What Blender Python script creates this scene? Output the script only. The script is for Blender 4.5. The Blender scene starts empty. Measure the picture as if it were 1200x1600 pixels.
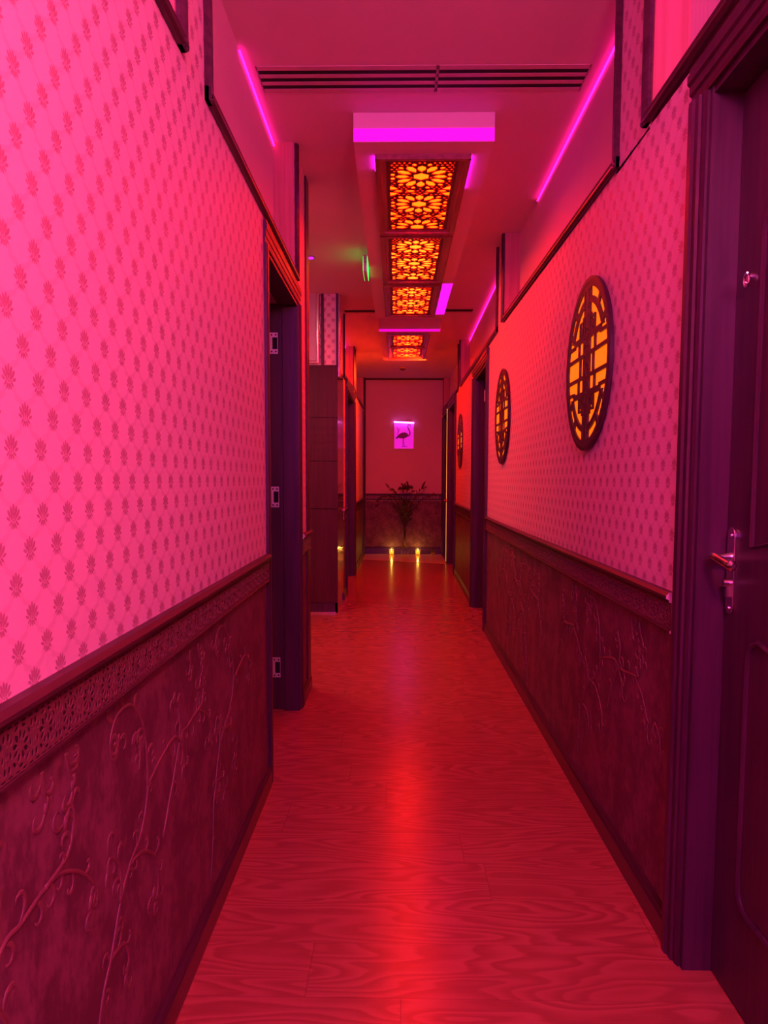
import bpy, bmesh, math, random
from mathutils import Vector, Matrix
random.seed(4)
S = bpy.context.scene
C = S.collection
PI = math.pi
# ------------------------------------------------------------------ camera
EYE = 1.25
cam_d = bpy.data.cameras.new('camera'); cam = bpy.data.objects.new('camera', cam_d); C.objects.link(cam)
Rr = Vector((0.99985878, 0.0166016, 0.00261008)); Ru = Vector((-0.00389156, 0.07763294, 0.99697441)); Rf = Vector((-0.01634874, 0.99684378, -0.07768658))
m = Matrix.Identity(4)
for i in range(3):
    m[i][0] = Rr[i]; m[i][1] = Ru[i]; m[i][2] = -Rf[i]
m.translation = (0, 0, EYE)
cam.matrix_world = m
cam_d.sensor_fit = 'VERTICAL'; cam_d.sensor_height = 36.0
cam_d.lens = 1155.0 * 36.0 / 1600.0
cam_d.shift_y = 40.0 / 1600.0
cam_d.clip_start = 0.02
S.camera = cam
# ------------------------------------------------------------------ world, exposure, area lights
w = bpy.data.worlds.new('world'); S.world = w; w.use_nodes = True
w.node_tree.nodes['Background'].inputs[0].default_value = (0.5, 0.02, 0.12, 1)
w.node_tree.nodes['Background'].inputs[1].default_value = 0.02
S.view_settings.view_transform = 'Standard'; S.view_settings.look = 'None'
S.view_settings.gamma = 1.0; S.view_settings.use_curve_mapping = False
S.view_settings.exposure = 0.0

def area_light(name, loc, size, energy, col, rot=(0, 0, 0)):
    d = bpy.data.lights.new(name, 'AREA'); d.shape = 'RECTANGLE'; d.size, d.size_y = size
    d.energy = energy; d.color = col
    o = bpy.data.objects.new(name, d); C.objects.link(o); o.location = loc; o.rotation_euler = rot
    return o
# the corridor's lamps that hang behind and above the viewer, out of the frame, plus an added far red light
def bulb(name, loc, radius, energy, col):
    d = bpy.data.lights.new(name, 'POINT'); d.shadow_soft_size = radius; d.energy = energy; d.color = col
    o = bpy.data.objects.new(name, d); C.objects.link(o); o.location = loc; return o
bulb('lamp_pink', (0.40, -0.3, 2.35), 0.15, 172, (1.0, 0.12, 0.22))
area_light('lamp_violet', (0.05, -1.6, 2.5), (0.9, 0.5), 54, (0.34, 0.01, 1.0), (math.radians(62), 0, 0))
area_light('lamp_alcove', (-1.5, 5.4, 2.9), (0.6, 0.6), 34, (1.0, 0.22, 0.32))
area_light('fill_far_red', (0.37, 9.55, 2.73), (0.05, 0.5), 46, (1.0, 0.05, 0.004), (0, math.radians(58), math.radians(-18)))  # added light without a fixture, reddens the far left wall
# lamp strengths
LATTICE = (56.0, 0.68, 0.03); LATTICE_FAR = (70.0, 0.62, 0.02)
MEDAL = (1.5, 0.19, 0.0)
LEDBAR = (0.87, 0.0, 0.60)
COVE = (6.5, 0.05, 2.0)
# ------------------------------------------------------------------ layout
ZC = 2.94                       # ceiling
ZB = 2.81                       # underside of the light boxes
YEND = 12.5
def XL(y): return -0.52 if y < 4.5 else -0.55
def XR(y): return 0.74 if y < 5.4 else 0.74 + 0.04 * (min(y, 9.6) - 5.4) / 4.2
# ------------------------------------------------------------------ node helper
class Ex:
    def __init__(s, nt, v): s.nt = nt; s.v = v
    def _b(s, op, *a):
        n = s.nt.nodes.new('ShaderNodeMath'); n.operation = op
        for i, x in enumerate((s,) + a):
            x = x.v if isinstance(x, Ex) else x
            if isinstance(x, (int, float)): n.inputs[i].default_value = x
            else: s.nt.links.new(x, n.inputs[i])
        return Ex(s.nt, n.outputs[0])
    def __add__(s, o): return s._b('ADD', o)
    def __radd__(s, o): return s._b('ADD', o)
    def __sub__(s, o): return s._b('SUBTRACT', o)
    def __rsub__(s, o): return Ex(s.nt, o)._b('SUBTRACT', s)
    def __mul__(s, o): return s._b('MULTIPLY', o)
    def __rmul__(s, o): return s._b('MULTIPLY', o)
    def __truediv__(s, o): return s._b('DIVIDE', o)
    def floor(s): return s._b('FLOOR')
    def frac(s): return s._b('FRACT')
    def abs(s): return s._b('ABSOLUTE')
    def sin(s): return s._b('SINE')
    def cos(s): return s._b('COSINE')
    def mod(s, o): return s._b('FLOORED_MODULO', o)
    def min(s, o): return s._b('MINIMUM', o)
    def max(s, o): return s._b('MAXIMUM', o)
    def pow(s, o): return s._b('POWER', o)
    def sstep(s, a, b, lo=0.0, hi=1.0):       # smooth map range
        n = s.nt.nodes.new('ShaderNodeMapRange'); n.interpolation_type = 'SMOOTHSTEP'
        s.nt.links.new(s.v, n.inputs[0])
        for i, x in enumerate((a, b, lo, hi)): n.inputs[1 + i].default_value = x
        return Ex(s.nt, n.outputs[0])

def mat(name, col, rough=0.5, metal=0.0, spec=0.5, emit=None, coat=0.0, trans=0.0, ior=1.45):
    M = bpy.data.materials.new(name); M.use_nodes = True
    b = M.node_tree.nodes['Principled BSDF']
    b.inputs['Base Color'].default_value = (*col, 1); b.inputs['Roughness'].default_value = rough
    b.inputs['Metallic'].default_value = metal; b.inputs['Specular IOR Level'].default_value = spec
    b.inputs['Coat Weight'].default_value = coat; b.inputs['Transmission Weight'].default_value = trans; b.inputs['IOR'].default_value = ior
    if emit:
        k = max(emit); b.inputs['Emission Color'].default_value = (*[e / k for e in emit], 1); b.inputs['Emission Strength'].default_value = k
    return M
def nodes(M): return M.node_tree, M.node_tree.nodes['Principled BSDF']
def world_pos(nt):
    g = nt.nodes.new('ShaderNodeTexCoord'); s = nt.nodes.new('ShaderNodeSeparateXYZ'); nt.links.new(g.outputs['Object'], s.inputs[0])
    return Ex(nt, s.outputs[0]), Ex(nt, s.outputs[1]), Ex(nt, s.outputs[2])
def vec(nt, x, y, z=0.0):
    n = nt.nodes.new('ShaderNodeCombineXYZ')
    for i, e in enumerate((x, y, z)):
        if isinstance(e, Ex): nt.links.new(e.v, n.inputs[i])
        else: n.inputs[i].default_value = e
    return n.outputs[0]
def noise(nt, v, scale, detail=2.0, rough=0.5):
    n = nt.nodes.new('ShaderNodeTexNoise'); nt.links.new(v, n.inputs['Vector'])
    n.inputs['Scale'].default_value = scale; n.inputs['Detail'].default_value = detail; n.inputs['Roughness'].default_value = rough
    return Ex(nt, n.outputs['Fac'])
def mix(nt, fac, a, b):
    n = nt.nodes.new('ShaderNodeMix'); n.data_type = 'RGBA'
    if isinstance(fac, Ex): nt.links.new(fac.v, n.inputs[0])
    else: n.inputs[0].default_value = fac
    for k, c in ((6, a), (7, b)):
        if isinstance(c, tuple): n.inputs[k].default_value = (*c, 1)
        else: nt.links.new(c, n.inputs[k])
    return n.outputs[2]
def bump(nt, bs, h, strength, dist):
    n = nt.nodes.new('ShaderNodeBump'); n.inputs['Strength'].default_value = strength; n.inputs['Distance'].default_value = dist
    nt.links.new(h.v, n.inputs['Height']); nt.links.new(n.outputs[0], bs.inputs['Normal'])
# ------------------------------------------------------------------ materials
def damask(name, axis, base, dark, line):
    M = mat(name, base, 0.55, spec=0.3); nt, b = nodes(M)
    x, y, z = world_pos(nt); u = y if axis == 'Y' else x
    W, Hh = 0.083, 0.047
    row = (z / Hh).floor()
    uu = ((u / W + row.mod(2.0) * 0.5).frac() - 0.5) * W          # staggered cells
    vv = ((z / Hh).frac() - 0.5) * Hh
    a = uu.abs() / 1.32
    d = None
    for cx, cy, ra, rb, ang in ((0, .0125, .0021, .0058, 0), (.0042, .0085, .0024, .0066, 16), (.0088, .0050, .0024, .0060, 26), (.0104, -.0022, .0022, .0042, 58), (0, .0025, .0017, .0055, 0), (.0042, -.0005, .0018, .0046, 14),
                                (.0064, -.0082, .0018, .0042, -40), (.0034, -.0118, .0015, .0044, -20), (0, -.0125, .0014, .0046, 0), (0, -.0052, .0016, .0016, 0)):
        c, s = math.cos(math.radians(ang)), math.sin(math.radians(ang))
        du, dv = a - cx, vv - cy
        p = (du * c - dv * s) / ra; q = (du * s + dv * c) / rb
        e = p * p + q * q
        d = e if d is None else d.min(e)
    motif = d.sstep(0.6, 1.5, 1.0, 0.0)
    cs = ((z / Hh - 0.5) * PI).cos() * 0.25
    def ln(e): return ((e + 0.5).frac() - 0.5).abs()
    l = ln(u / W - 0.25 - cs).min(ln(u / W + 0.25 + cs))
    lob = ((z / Hh) * (PI * 6.0)).sin() * 0.030
    og = (l + lob).sstep(0.045, 0.085, 1.0, 0.0)
    og = og.max((l + lob * 1.6).sstep(0.080, 0.125, 1.0, 0.0) * 0.70)
    weave = noise(nt, vec(nt, u * 900.0, z * 900.0), 1.0, 1.0)
    col = mix(nt, og * 0.42, base, line)
    col = mix(nt, motif * 0.85, col, dark)
    col = mix(nt, weave.sstep(0.35, 0.7, 0.0, 0.10), col, dark)
    nt.links.new(col, b.inputs['Base Color'])
    bump(nt, b, motif * 0.6 + og * 0.3 + weave * 0.15, 0.35, 0.0012)
    nt.links.new(motif.sstep(0, 1, 0.55, 0.38).v, b.inputs['Roughness'])
    return M
def wainscot_mat(name, axis):
    M = mat(name, (.14, .045, .05), 0.5, spec=0.4); nt, b = nodes(M)
    x, y, z = world_pos(nt); u = y if axis == 'Y' else x
    n1 = noise(nt, vec(nt, u * 9.0, z * 7.0), 1.0, 4.0, 0.62)
    n2 = noise(nt, vec(nt, u * 60.0, z * 30.0), 1.0, 3.0, 0.6)
    n3 = noise(nt, vec(nt, u * 420.0, z * 420.0), 1.0, 1.0)
    f = (n1 * 0.65 + n2 * 0.35).sstep(0.42, 0.60)
    nt.links.new(mix(nt, f, (.098, .036, .050), (.185, .072, .096)), b.inputs['Base Color'])
    bump(nt, b, n2 * 0.6 + n3 * 0.5, 0.3, 0.0015)
    return M
def wood(name, axis, a, bcol, rough, scale=1.0, coat=0.0):
    M = mat(name, a, rough, coat=coat); nt, b = nodes(M)
    x, y, z = world_pos(nt)
    k = {'Z': (40, 40, 1.6), 'Y': (40, 1.6, 40), 'X': (1.6, 40, 40)}[axis]
    n = noise(nt, vec(nt, x * (k[0] * scale), y * (k[1] * scale), z * (k[2] * scale)), 1.0, 4.0, 0.6)
    nt.links.new(mix(nt, n.sstep(0.35, 0.65), a, bcol), b.inputs['Base Color'])
    bump(nt, b, n, 0.12, 0.001)
    return M
def floor_mat():
    M = mat('floor_laminate', (.4, .2, .1), 0.3, spec=0.5); nt, b = nodes(M)
    x, y, z = world_pos(nt)
    PW, PL = 0.212, 1.24
    r = (y / PW).floor(); fy = (y / PW).frac()
    off = (r * 12.9898).sin() * 43758.5453
    off = off.frac()
    t = x / PL + off; k = t.floor(); fx = t.frac()
    pid = r * 7.31 + k * 3.77
    d1 = noise(nt, vec(nt, x * 1.5 + pid * 5.3, y * 7.5 + pid * 1.7, pid), 1.0, 1.5, 0.45)
    ring = (d1 * 15.0).frac()
    ring = ring.sstep(0.0, 0.75) * ring.sstep(0.8, 1.0, 1.0, 0.0)
    fine = noise(nt, vec(nt, x * 14.0 + pid, y * 420.0, pid), 1.0, 3.0, 0.65)
    tone = noise(nt, vec(nt, x * 1.0 + pid * 3.0, y * 6.0, pid * 2.0), 1.0, 1.0)
    g = ring * 0.45 + fine * 0.55
    col = mix(nt, g.sstep(0.15, 0.85), (.36, .108, .070), (.25, .066, .040))
    col = mix(nt, tone.sstep(0.35, 0.7, 0.0, 0.35), col, (.28, .078, .046))
    sy = (fy - 0.5).abs().sstep(0.490, 0.497); sx = (fx - 0.5).abs().sstep(0.4982, 0.4993)
    seam = sy * 0.30
    seam = seam.max(sx * 0.35)
    col = mix(nt, seam, col, (.10, .03, .02))
    nt.links.new(col, b.inputs['Base Color'])
    wob = noise(nt, vec(nt, x * 1.5, y * 5.0), 1.0, 1.0)
    bump(nt, b, fine * 0.35 + ring * 0.2 - seam * 1.2 + wob * 4.0, 0.14, 0.0016)
    nt.links.new((fine * 0.10 + 0.18).v, b.inputs['Roughness'])
    return M
def plaster(name, c, rough=0.6, bs=0.05):
    M = mat(name, c, rough, spec=0.3); nt, b = nodes(M)
    x, y, z = world_pos(nt)
    n = noise(nt, vec(nt, x * 3.0, y * 3.0, z * 3.0), 1.0, 3.0)
    n2 = noise(nt, vec(nt, x * 160.0, y * 60.0, z * 160.0), 1.0, 2.0)
    nt.links.new(mix(nt, n.sstep(0.3, 0.7, 0.0, 0.12), c, tuple(k * 0.8 for k in c)), b.inputs['Base Color'])
    bump(nt, b, n2 * 0.6 + n, bs, 0.002)
    return M
def stripes(name, c):                              # finely ribbed paper in the niches
    M = mat(name, c, 0.5, spec=0.3); nt, b = nodes(M)
    x, y, z = world_pos(nt)
    s = (y * (2 * PI / 0.028)).sin()
    n = noise(nt, vec(nt, y * 70.0, z * 2.0), 1.0, 2.0)
    nt.links.new(mix(nt, (s * 0.25 + n).sstep(0.25, 0.85, 0.0, 0.18), c, tuple(k * 0.75 for k in c)), b.inputs['Base Color'])
    bump(nt, b, s, 0.15, 0.001)
    return M
M_PAPER = damask('damask_paper', 'Y', (.78, .54, .58), (.40, .17, .22), (.62, .36, .42))
M_PAPERX = damask('damask_paper_cross', 'X', (.78, .54, .58), (.40, .17, .22), (.62, .36, .42))
M_ENDPAPER = plaster('end_paper', (.60, .40, .48), 0.6)
M_WAIN = wainscot_mat('wainscot_paper', 'Y'); M_WAINX = wainscot_mat('wainscot_paper_cross', 'X')
M_VINE = mat('vine_relief_paint', (.15, .052, .056), 0.48)
M_FLOOR = floor_mat()
M_PALE = plaster('pale_yellow_slab', (.80, .68, .25), 0.12, 0.01)
M_CEIL = plaster('ceiling_paint', (.74, .58, .58), 0.55)
M_BOX = plaster('light_box_paint', (.78, .60, .62), 0.42, 0.12)
M_NICHE = stripes('niche_paper', (.78, .56, .62))
M_WOOD = wood('dark_wood', 'Z', (.062, .015, .041), (.041, .009, .028), 0.40)
M_WOODY = wood('dark_wood_along', 'Y', (.072, .022, .036), (.044, .011, .022), 0.32)
M_WOODX = wood('dark_wood_across', 'X', (.072, .022, .036), (.044, .011, .022), 0.32)
M_JAMB = wood('red_wood', 'Z', (.56, .20, .19), (.46, .15, .14), 0.4)
M_GLOSS = wood('glossy_panel_wood', 'Z', (.062, .014, .040), (.050, .010, .032), 0.10, 1.0, 0.5)
M_RAIL = wood('rail_wood', 'Y', (.060, .019, .025), (.040, .012, .017), 0.42)
M_FRET = mat('rail_fret', (.155, .055, .062), 0.42)
M_PIT = mat('rail_recess', (.028, .010, .012), 0.7)
M_LATT = mat('lattice_wood', (.13, .045, .03), 0.45)
M_FRAME = wood('lamp_frame_wood', 'Y', (.36, .11, .12), (.26, .075, .085), 0.35)
M_MEDAL = mat('medallion_wood', (.052, .012, .028), 0.5)
M_CHROME = mat('brushed_metal', (.72, .62, .62), 0.22, 1.0)
M_HINGE = mat('hinge_steel', (.75, .68, .72), 0.35, 0.6)
M_BLACK = mat('slot_black', (.006, .004, .004), 0.8)
M_VENT = mat('vent_paint', (.58, .42, .43), 0.45)
M_RAW = mat('raw_edge', (.62, .40, .48), 0.7)
M_CREAM = mat('cream_edge', (.85, .62, .30), 0.5)
M_DARKROOM = mat('dark_room', (.03, .012, .02), 0.8)
M_GLASS = mat('clear_glass', (1, .95, .97), 0.03, trans=1.0)
M_STEM = mat('dried_stem', (.075, .045, .03), 0.6); M_LEAF = mat('dried_leaf', (.05, .030, .025), 0.6)
M_E_LAT = mat('lattice_glow', (.8, .4, .1), 0.5, emit=LATTICE)
M_E_LATN = mat('lattice_glow_near', (.8, .4, .1), 0.5, emit=(LATTICE[0], .40, .008))
M_E_LATF = mat('lattice_glow_far', (.8, .4, .1), 0.5, emit=LATTICE_FAR)
M_E_MED = mat('medallion_glow', (.8, .3, .05), 0.5, emit=MEDAL)
M_E_BAR = mat('led_bar_glow', (.8, .1, .8), 0.5, emit=LEDBAR)
M_E_STRIP = mat('led_strip_glow', (.8, .1, .8), .5, emit=(13.0, .07, 11.0))
M_E_COVE = mat('cove_glow', (.8, .1, .8), 0.5, emit=COVE)
# ------------------------------------------------------------------ mesh builder
class MB:
    def __init__(s): s.bm = bmesh.new()
    def hexa(s, p, mi=0):                           # 8 corners: bottom loop then top loop
        v = [s.bm.verts.new(q) for q in p]
        for f in ((3, 2, 1, 0), (4, 5, 6, 7), (0, 1, 5, 4), (1, 2, 6, 5), (2, 3, 7, 6), (3, 0, 4, 7)):
            s.bm.faces.new([v[i] for i in f]).material_index = mi
        return s
    def box(s, x0, x1, y0, y1, z0, z1, mi=0):
        x0, x1 = min(x0, x1), max(x0, x1); y0, y1 = min(y0, y1), max(y0, y1); z0, z1 = min(z0, z1), max(z0, z1)
        return s.hexa([(x0, y0, z0), (x1, y0, z0), (x1, y1, z0), (x0, y1, z0), (x0, y0, z1), (x1, y0, z1), (x1, y1, z1), (x0, y1, z1)], mi)
    def prism(s, pts, axis, a, b, mi=0):            # closed outline extruded along an axis
        def P(u, v, w): return {'X': (w, u, v), 'Y': (u, w, v), 'Z': (u, v, w)}[axis]
        A = [s.bm.verts.new(P(u, v, a)) for u, v in pts]; B = [s.bm.verts.new(P(u, v, b)) for u, v in pts]
        n = len(pts)
        for i in range(n): s.bm.faces.new([A[i], A[(i + 1) % n], B[(i + 1) % n], B[i]]).material_index = mi
        s.bm.faces.new(A[::-1]).material_index = mi; s.bm.faces.new(B).material_index = mi
        return s
    def sweep(s, prof, p0, p1, out, up, mi=0):      # profile (outward, up) swept from p0 to p1
        p0, p1, out, up = Vector(p0), Vector(p1), Vector(out), Vector(up)
        A = [s.bm.verts.new(p0 + out * a + up * b) for a, b in prof]; B = [s.bm.verts.new(p1 + out * a + up * b) for a, b in prof]
        n = len(prof)
        for i in range(n): s.bm.faces.new([A[i], A[(i + 1) % n], B[(i + 1) % n], B[i]]).material_index = mi
        s.bm.faces.new(A[::-1]).material_index = mi; s.bm.faces.new(B).material_index = mi
        return s
    def tube(s, pts, r, n=8, flat=None, mi=0, caps=True):
        pts = [Vector(p) for p in pts]; R = r if isinstance(r, (list, tuple)) else [r] * len(pts)
        rings = []; ref = None
        for i, p in enumerate(pts):
            t = (pts[min(i + 1, len(pts) - 1)] - pts[max(i - 1, 0)]).normalized()
            if ref is None: ref = Vector((1, 0, 0)) if abs(t.x) < 0.9 else Vector((0, 1, 0))
            a = (ref - t * ref.dot(t)).normalized(); b = t.cross(a); ref = a
            ring = []
            for k in range(n):
                o = a * (math.cos(2 * PI * k / n) * R[i]) + b * (math.sin(2 * PI * k / n) * R[i])
                if flat: o = o - flat[0] * o.dot(flat[0]) * (1 - flat[1])
                ring.append(s.bm.verts.new(p + o))
            rings.append(ring)
        for A, B in zip(rings, rings[1:]):
            for k in range(n): s.bm.faces.new([A[k], A[(k + 1) % n], B[(k + 1) % n], B[k]]).material_index = mi
        if caps:
            s.bm.faces.new(rings[0][::-1]).material_index = mi; s.bm.faces.new(rings[-1]).material_index = mi
        return s
    def lathe(s, prof, c, n=24, axis='Z', mi=0):    # (r, h) profile
        c = Vector(c); rings = []
        for r, h in prof:
            ring = []
            for k in range(n):
                ca, sa = math.cos(2 * PI * k / n) * r, math.sin(2 * PI * k / n) * r
                ring.append(s.bm.verts.new(c + Vector({'Z': (ca, sa, h), 'X': (h, ca, sa), 'Y': (ca, h, sa)}[axis])))
            rings.append(ring)
        for A, B in zip(rings, rings[1:]):
            for k in range(n): s.bm.faces.new([A[k], A[(k + 1) % n], B[(k + 1) % n], B[k]]).material_index = mi
        s.bm.faces.new(rings[0][::-1]).material_index = mi; s.bm.faces.new(rings[-1]).material_index = mi
        return s
    def leaf(s, p, d, side, L, wd, droop=0.3, th=0.0012):
        p, d, side = Vector(p), Vector(d).normalized(), Vector(side).normalized(); n = 6; top = []; bot = []
        nrm = d.cross(side).normalized() * th
        for i in range(n + 1):
            t = i / n; wv = wd * math.sin(PI * min(1, t * 0.92 + 0.06)) ** 0.8
            q = p + d * (L * t) + Vector((0, 0, -droop * L * t * t))
            top.append([s.bm.verts.new(q - side * wv + nrm), s.bm.verts.new(q + side * wv + nrm)])
            bot.append([s.bm.verts.new(q - side * wv - nrm), s.bm.verts.new(q + side * wv - nrm)])
        for i in range(n):
            s.bm.faces.new([top[i][0], top[i][1], top[i + 1][1], top[i + 1][0]]); s.bm.faces.new([bot[i][1], bot[i][0], bot[i + 1][0], bot[i + 1][1]])
            s.bm.faces.new([top[i][0], top[i + 1][0], bot[i + 1][0], bot[i][0]]); s.bm.faces.new([top[i + 1][1], top[i][1], bot[i][1], bot[i + 1][1]])
        s.bm.faces.new([top[0][1], top[0][0], bot[0][0], bot[0][1]]); s.bm.faces.new([top[n][0], top[n][1], bot[n][1], bot[n][0]])
        return s
    def done(s, name, mats, parent=None, smooth=False, bevel=0.0, loc=None):
        bmesh.ops.recalc_face_normals(s.bm, faces=s.bm.faces[:])
        me = bpy.data.meshes.new(name)
        if loc is not None: bmesh.ops.translate(s.bm, verts=s.bm.verts[:], vec=-Vector(loc))
        s.bm.to_mesh(me); s.bm.free()
        for q in (mats if isinstance(mats, (list, tuple)) else [mats]): me.materials.append(q)
        if smooth:
            for p in me.polygons: p.use_smooth = True
            try: me.set_sharp_from_angle(angle=math.radians(40))
            except Exception: pass
        o = bpy.data.objects.new(name, me); C.objects.link(o)
        if loc is not None: o.location = loc
        if parent: o.parent = parent
        if bevel:
            b = o.modifiers.new('bevel', 'BEVEL'); b.width = bevel; b.segments = 2; b.limit_method = 'ANGLE'
        return o
def tag(o, label, cat, group=None):
    o['label'] = label; o['category'] = cat
    if group: o['group'] = group
    return o
def thing(name, label, cat, loc=(0, 0, 0), group=None, parent=None):
    o = bpy.data.objects.new(name, None); C.objects.link(o); o.location = loc; o.empty_display_size = 0.05
    return tag(o, label, cat, group)
def struct(o, label=None):
    o['kind'] = 'structure'
    if label: o['label'] = label
    return o
def keep(o, parent):                                # parent without moving (parents are never rotated)
    o.parent = parent; q = parent
    while q: o.location = o.location - q.location; q = q.parent
    return o
# flat plate with holes, by curve filling
def plate_mesh(name, outer, holes, th):
    cu = bpy.data.curves.new(name, 'CURVE'); cu.dimensions = '2D'; cu.fill_mode = 'BOTH'; cu.extrude = th / 2
    for pts in [outer] + holes:
        sp = cu.splines.new('POLY'); sp.points.add(len(pts) - 1); sp.use_cyclic_u = True
        for i, (x, y) in enumerate(pts): sp.points[i].co = (x, y, 0, 1)
    o = bpy.data.objects.new(name, cu); C.objects.link(o)
    dg = bpy.context.evaluated_depsgraph_get()
    me = bpy.data.meshes.new_from_object(o.evaluated_get(dg))
    bpy.data.objects.remove(o); bpy.data.curves.remove(cu)
    me.name = name
    return me
def ellipse(cx, cy, a, b, ang=0, n=12):
    c, s = math.cos(ang), math.sin(ang)
    return [(cx + a * math.cos(t) * c - b * math.sin(t) * s, cy + a * math.cos(t) * s + b * math.sin(t) * c) for t in [2 * PI * k / n for k in range(n)]]
def petal(cx, cy, r0, r1, wd, ang):                 # pointed hexagonal petal radiating from (cx, cy)
    pts = [(r0, 0), (r0 + (r1 - r0) * .38, wd), (r0 + (r1 - r0) * .78, wd * .92), (r1, 0), (r0 + (r1 - r0) * .78, -wd * .92), (r0 + (r1 - r0) * .38, -wd)]
    c, s = math.cos(ang), math.sin(ang)
    return [(cx + x * c - y * s, cy + x * s + y * c) for x, y in pts]
def crosses(A, B):
    def o(p, q, r): return (q[0] - p[0]) * (r[1] - p[1]) - (q[1] - p[1]) * (r[0] - p[0])
    if max(p[0] for p in A) < min(p[0] for p in B) or max(p[0] for p in B) < min(p[0] for p in A) or max(p[1] for p in A) < min(p[1] for p in B) or max(p[1] for p in B) < min(p[1] for p in A): return False
    for i in range(len(A)):
        for j in range(len(B)):
            a, b, c, d = A[i], A[(i + 1) % len(A)], B[j], B[(j + 1) % len(B)]
            if o(a, b, c) * o(a, b, d) < -1e-13 and o(c, d, a) * o(c, d, b) < -1e-13: return True
    return False
def near(h, g, gap=.0042):
    if len(h) != 7: return False                    # only the little filler drops keep a distance
    cx = sum(p[0] for p in h) / 7; cy = sum(p[1] for p in h) / 7; r = max(math.hypot(p[0] - cx, p[1] - cy) for p in h) + gap
    ins = False; n = len(g)
    for i in range(n):
        (x0, y0), (x1, y1) = g[i], g[(i + 1) % n]
        dx, dy = x1 - x0, y1 - y0; t = max(0, min(1, ((cx - x0) * dx + (cy - y0) * dy) / (dx * dx + dy * dy + 1e-12)))
        if math.hypot(x0 + dx * t - cx, y0 + dy * t - cy) < r: return True
        if (y0 > cy) != (y1 > cy) and cx < dx * (cy - y0) / (dy + 1e-12) + x0: ins = not ins
    return ins
def rosette_holes(W, L, p, y0, n=12):
    """openings of the star-rosette lattice on a panel W wide and L long, rosettes every p"""
    hs = []; hw = W / 2
    R = W * 0.490
    k = 0; cy = y0
    cs = []
    while cy < L + p: cs.append(cy); cy += p
    for cy in cs:
        hs.append([(0 + R * .25 * math.cos(2 * PI * q / 12) * (1.12 if q % 2 else .92), cy + R * .26 * math.sin(2 * PI * q / 12) * (1.12 if q % 2 else .92)) for q in range(12)])
        for q in range(n):
            a = 2 * PI * q / n
            hs.append(petal(0, cy, R * .36, R * .90 if q % 3 else R * .84, R * .128, a))
        for q in range(n):
            a = 2 * PI * (q + .5) / n
            if abs(math.cos(a)) * R * 1.0 < hw * .93:
                hs.append(petal(0, cy, R * .82, R * 1.02, R * .07, a))
        for sg in (-1, 1):
            hs.append(ellipse(sg * hw * .90, cy + W * .075, W * .035, W * .05, 0, 8)); hs.append(ellipse(sg * hw * .90, cy - W * .075, W * .035, W * .05, 0, 8))
            m_ = cy + p / 2
            hs.append(petal(sg * hw * .33, m_, -W * .088, W * .088, W * .044, 0)); hs.append(petal(sg * hw * .73, m_, -W * .078, W * .078, W * .040, 0))
            for e in (-1, 1):
                hs.append([(sg * hw * .985, m_ + e * W * .050), (sg * hw * .985, m_ + e * W * .21), (sg * hw * .86, m_ + e * W * .18), (sg * hw * .70, m_ + e * W * .075)])
                hs.append([(sg * W * .05, m_ + e * W * .068), (sg * W * .15, m_ + e * W * .072), (sg * W * .13, m_ + e * W * .115), (sg * W * .09, m_ + e * W * .125)])
    gx = W / 13
    for j in range(int(L / gx) + 1):
        for i in range(-6, 7): hs.append(ellipse((i + .5 * (j % 2)) * gx, j * gx, gx * .30, gx * .24, 0, 7))   # small drops fill what is left
    out = []
    for h in hs:                                    # clip to the panel
        h = [(min(max(x, -hw * .985), hw * .985), min(max(y, .006 * L), L * .994)) for x, y in h]
        ar = abs(sum(h[i][0] * h[(i + 1) % len(h)][1] - h[(i + 1) % len(h)][0] * h[i][1] for i in range(len(h)))) / 2
        if ar > 2e-4 * W * W and not any(crosses(h, g) or near(h, g) for g in out): out.append(h)
    return out
def rect(x0, x1, y0, y1): return [(x0, y0), (x1, y0), (x1, y1), (x0, y1)]
# ================================================================== SETTING
struct(MB().box(-2.6, 1.1, -3.1, YEND + .2, -0.1, 0).done('floor', M_FLOOR))
struct(MB().box(-2.6, 1.1, -3.1, YEND + .2, ZC, ZC + .1).done('ceiling', M_CEIL))
struct(MB().box(-2.6, 1.1, -3.1, -3.0, 0, ZC).done('wall_back', M_PAPERX))
struct(MB().box(-2.6, -2.5, -3.0, 6.9, 0, ZC).done('wall_alcove', M_ENDPAPER))
# pale yellow slab with a slanted near edge, on the floor before the end wall
MB().prism([(XL(11) + .02, 11.62), (XR(11) - .02, 11.05), (XR(11) - .02, 12.44), (XL(11) + .02, 12.44)], 'Z', 0.0, 0.003).done('floor.001', M_PALE)
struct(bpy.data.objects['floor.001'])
RAIL0, RAIL1 = 0.843, 0.955
TH = 0.16; ND = 0.105
def wall_run(side, name, solids, paper, wain, extra=None):
    """solids: (y0, y1, z0, z1_at_y0, z1_at_y1); split at the chair rail into wallpaper above and wainscot below"""
    X = XL if side < 0 else XR
    up, lo = MB(), MB()
    for y0, y1, z0, za, zb in solids:
        xa, xb = (X(y0 + 1e-4), X(y1 - 1e-4)); ba, bb = xa + side * TH, xb + side * TH
        def hx(q, z0, za, zb): q.hexa([(xa, y0, z0), (ba, y0, z0), (bb, y1, z0), (xb, y1, z0), (xa, y0, za), (ba, y0, za), (bb, y1, zb), (xb, y1, zb)])
        if z0 < 0.9 and za > 0.9: hx(lo, z0, 0.9, 0.9); hx(up, 0.9, za, zb)
        else: hx(up if z0 >= 0.9 else lo, z0, za, zb)
    if extra: extra(up, lo)
    o = struct(up.done(name, paper)); k = lo.done('wainscot', wain, o)
    return o
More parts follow.
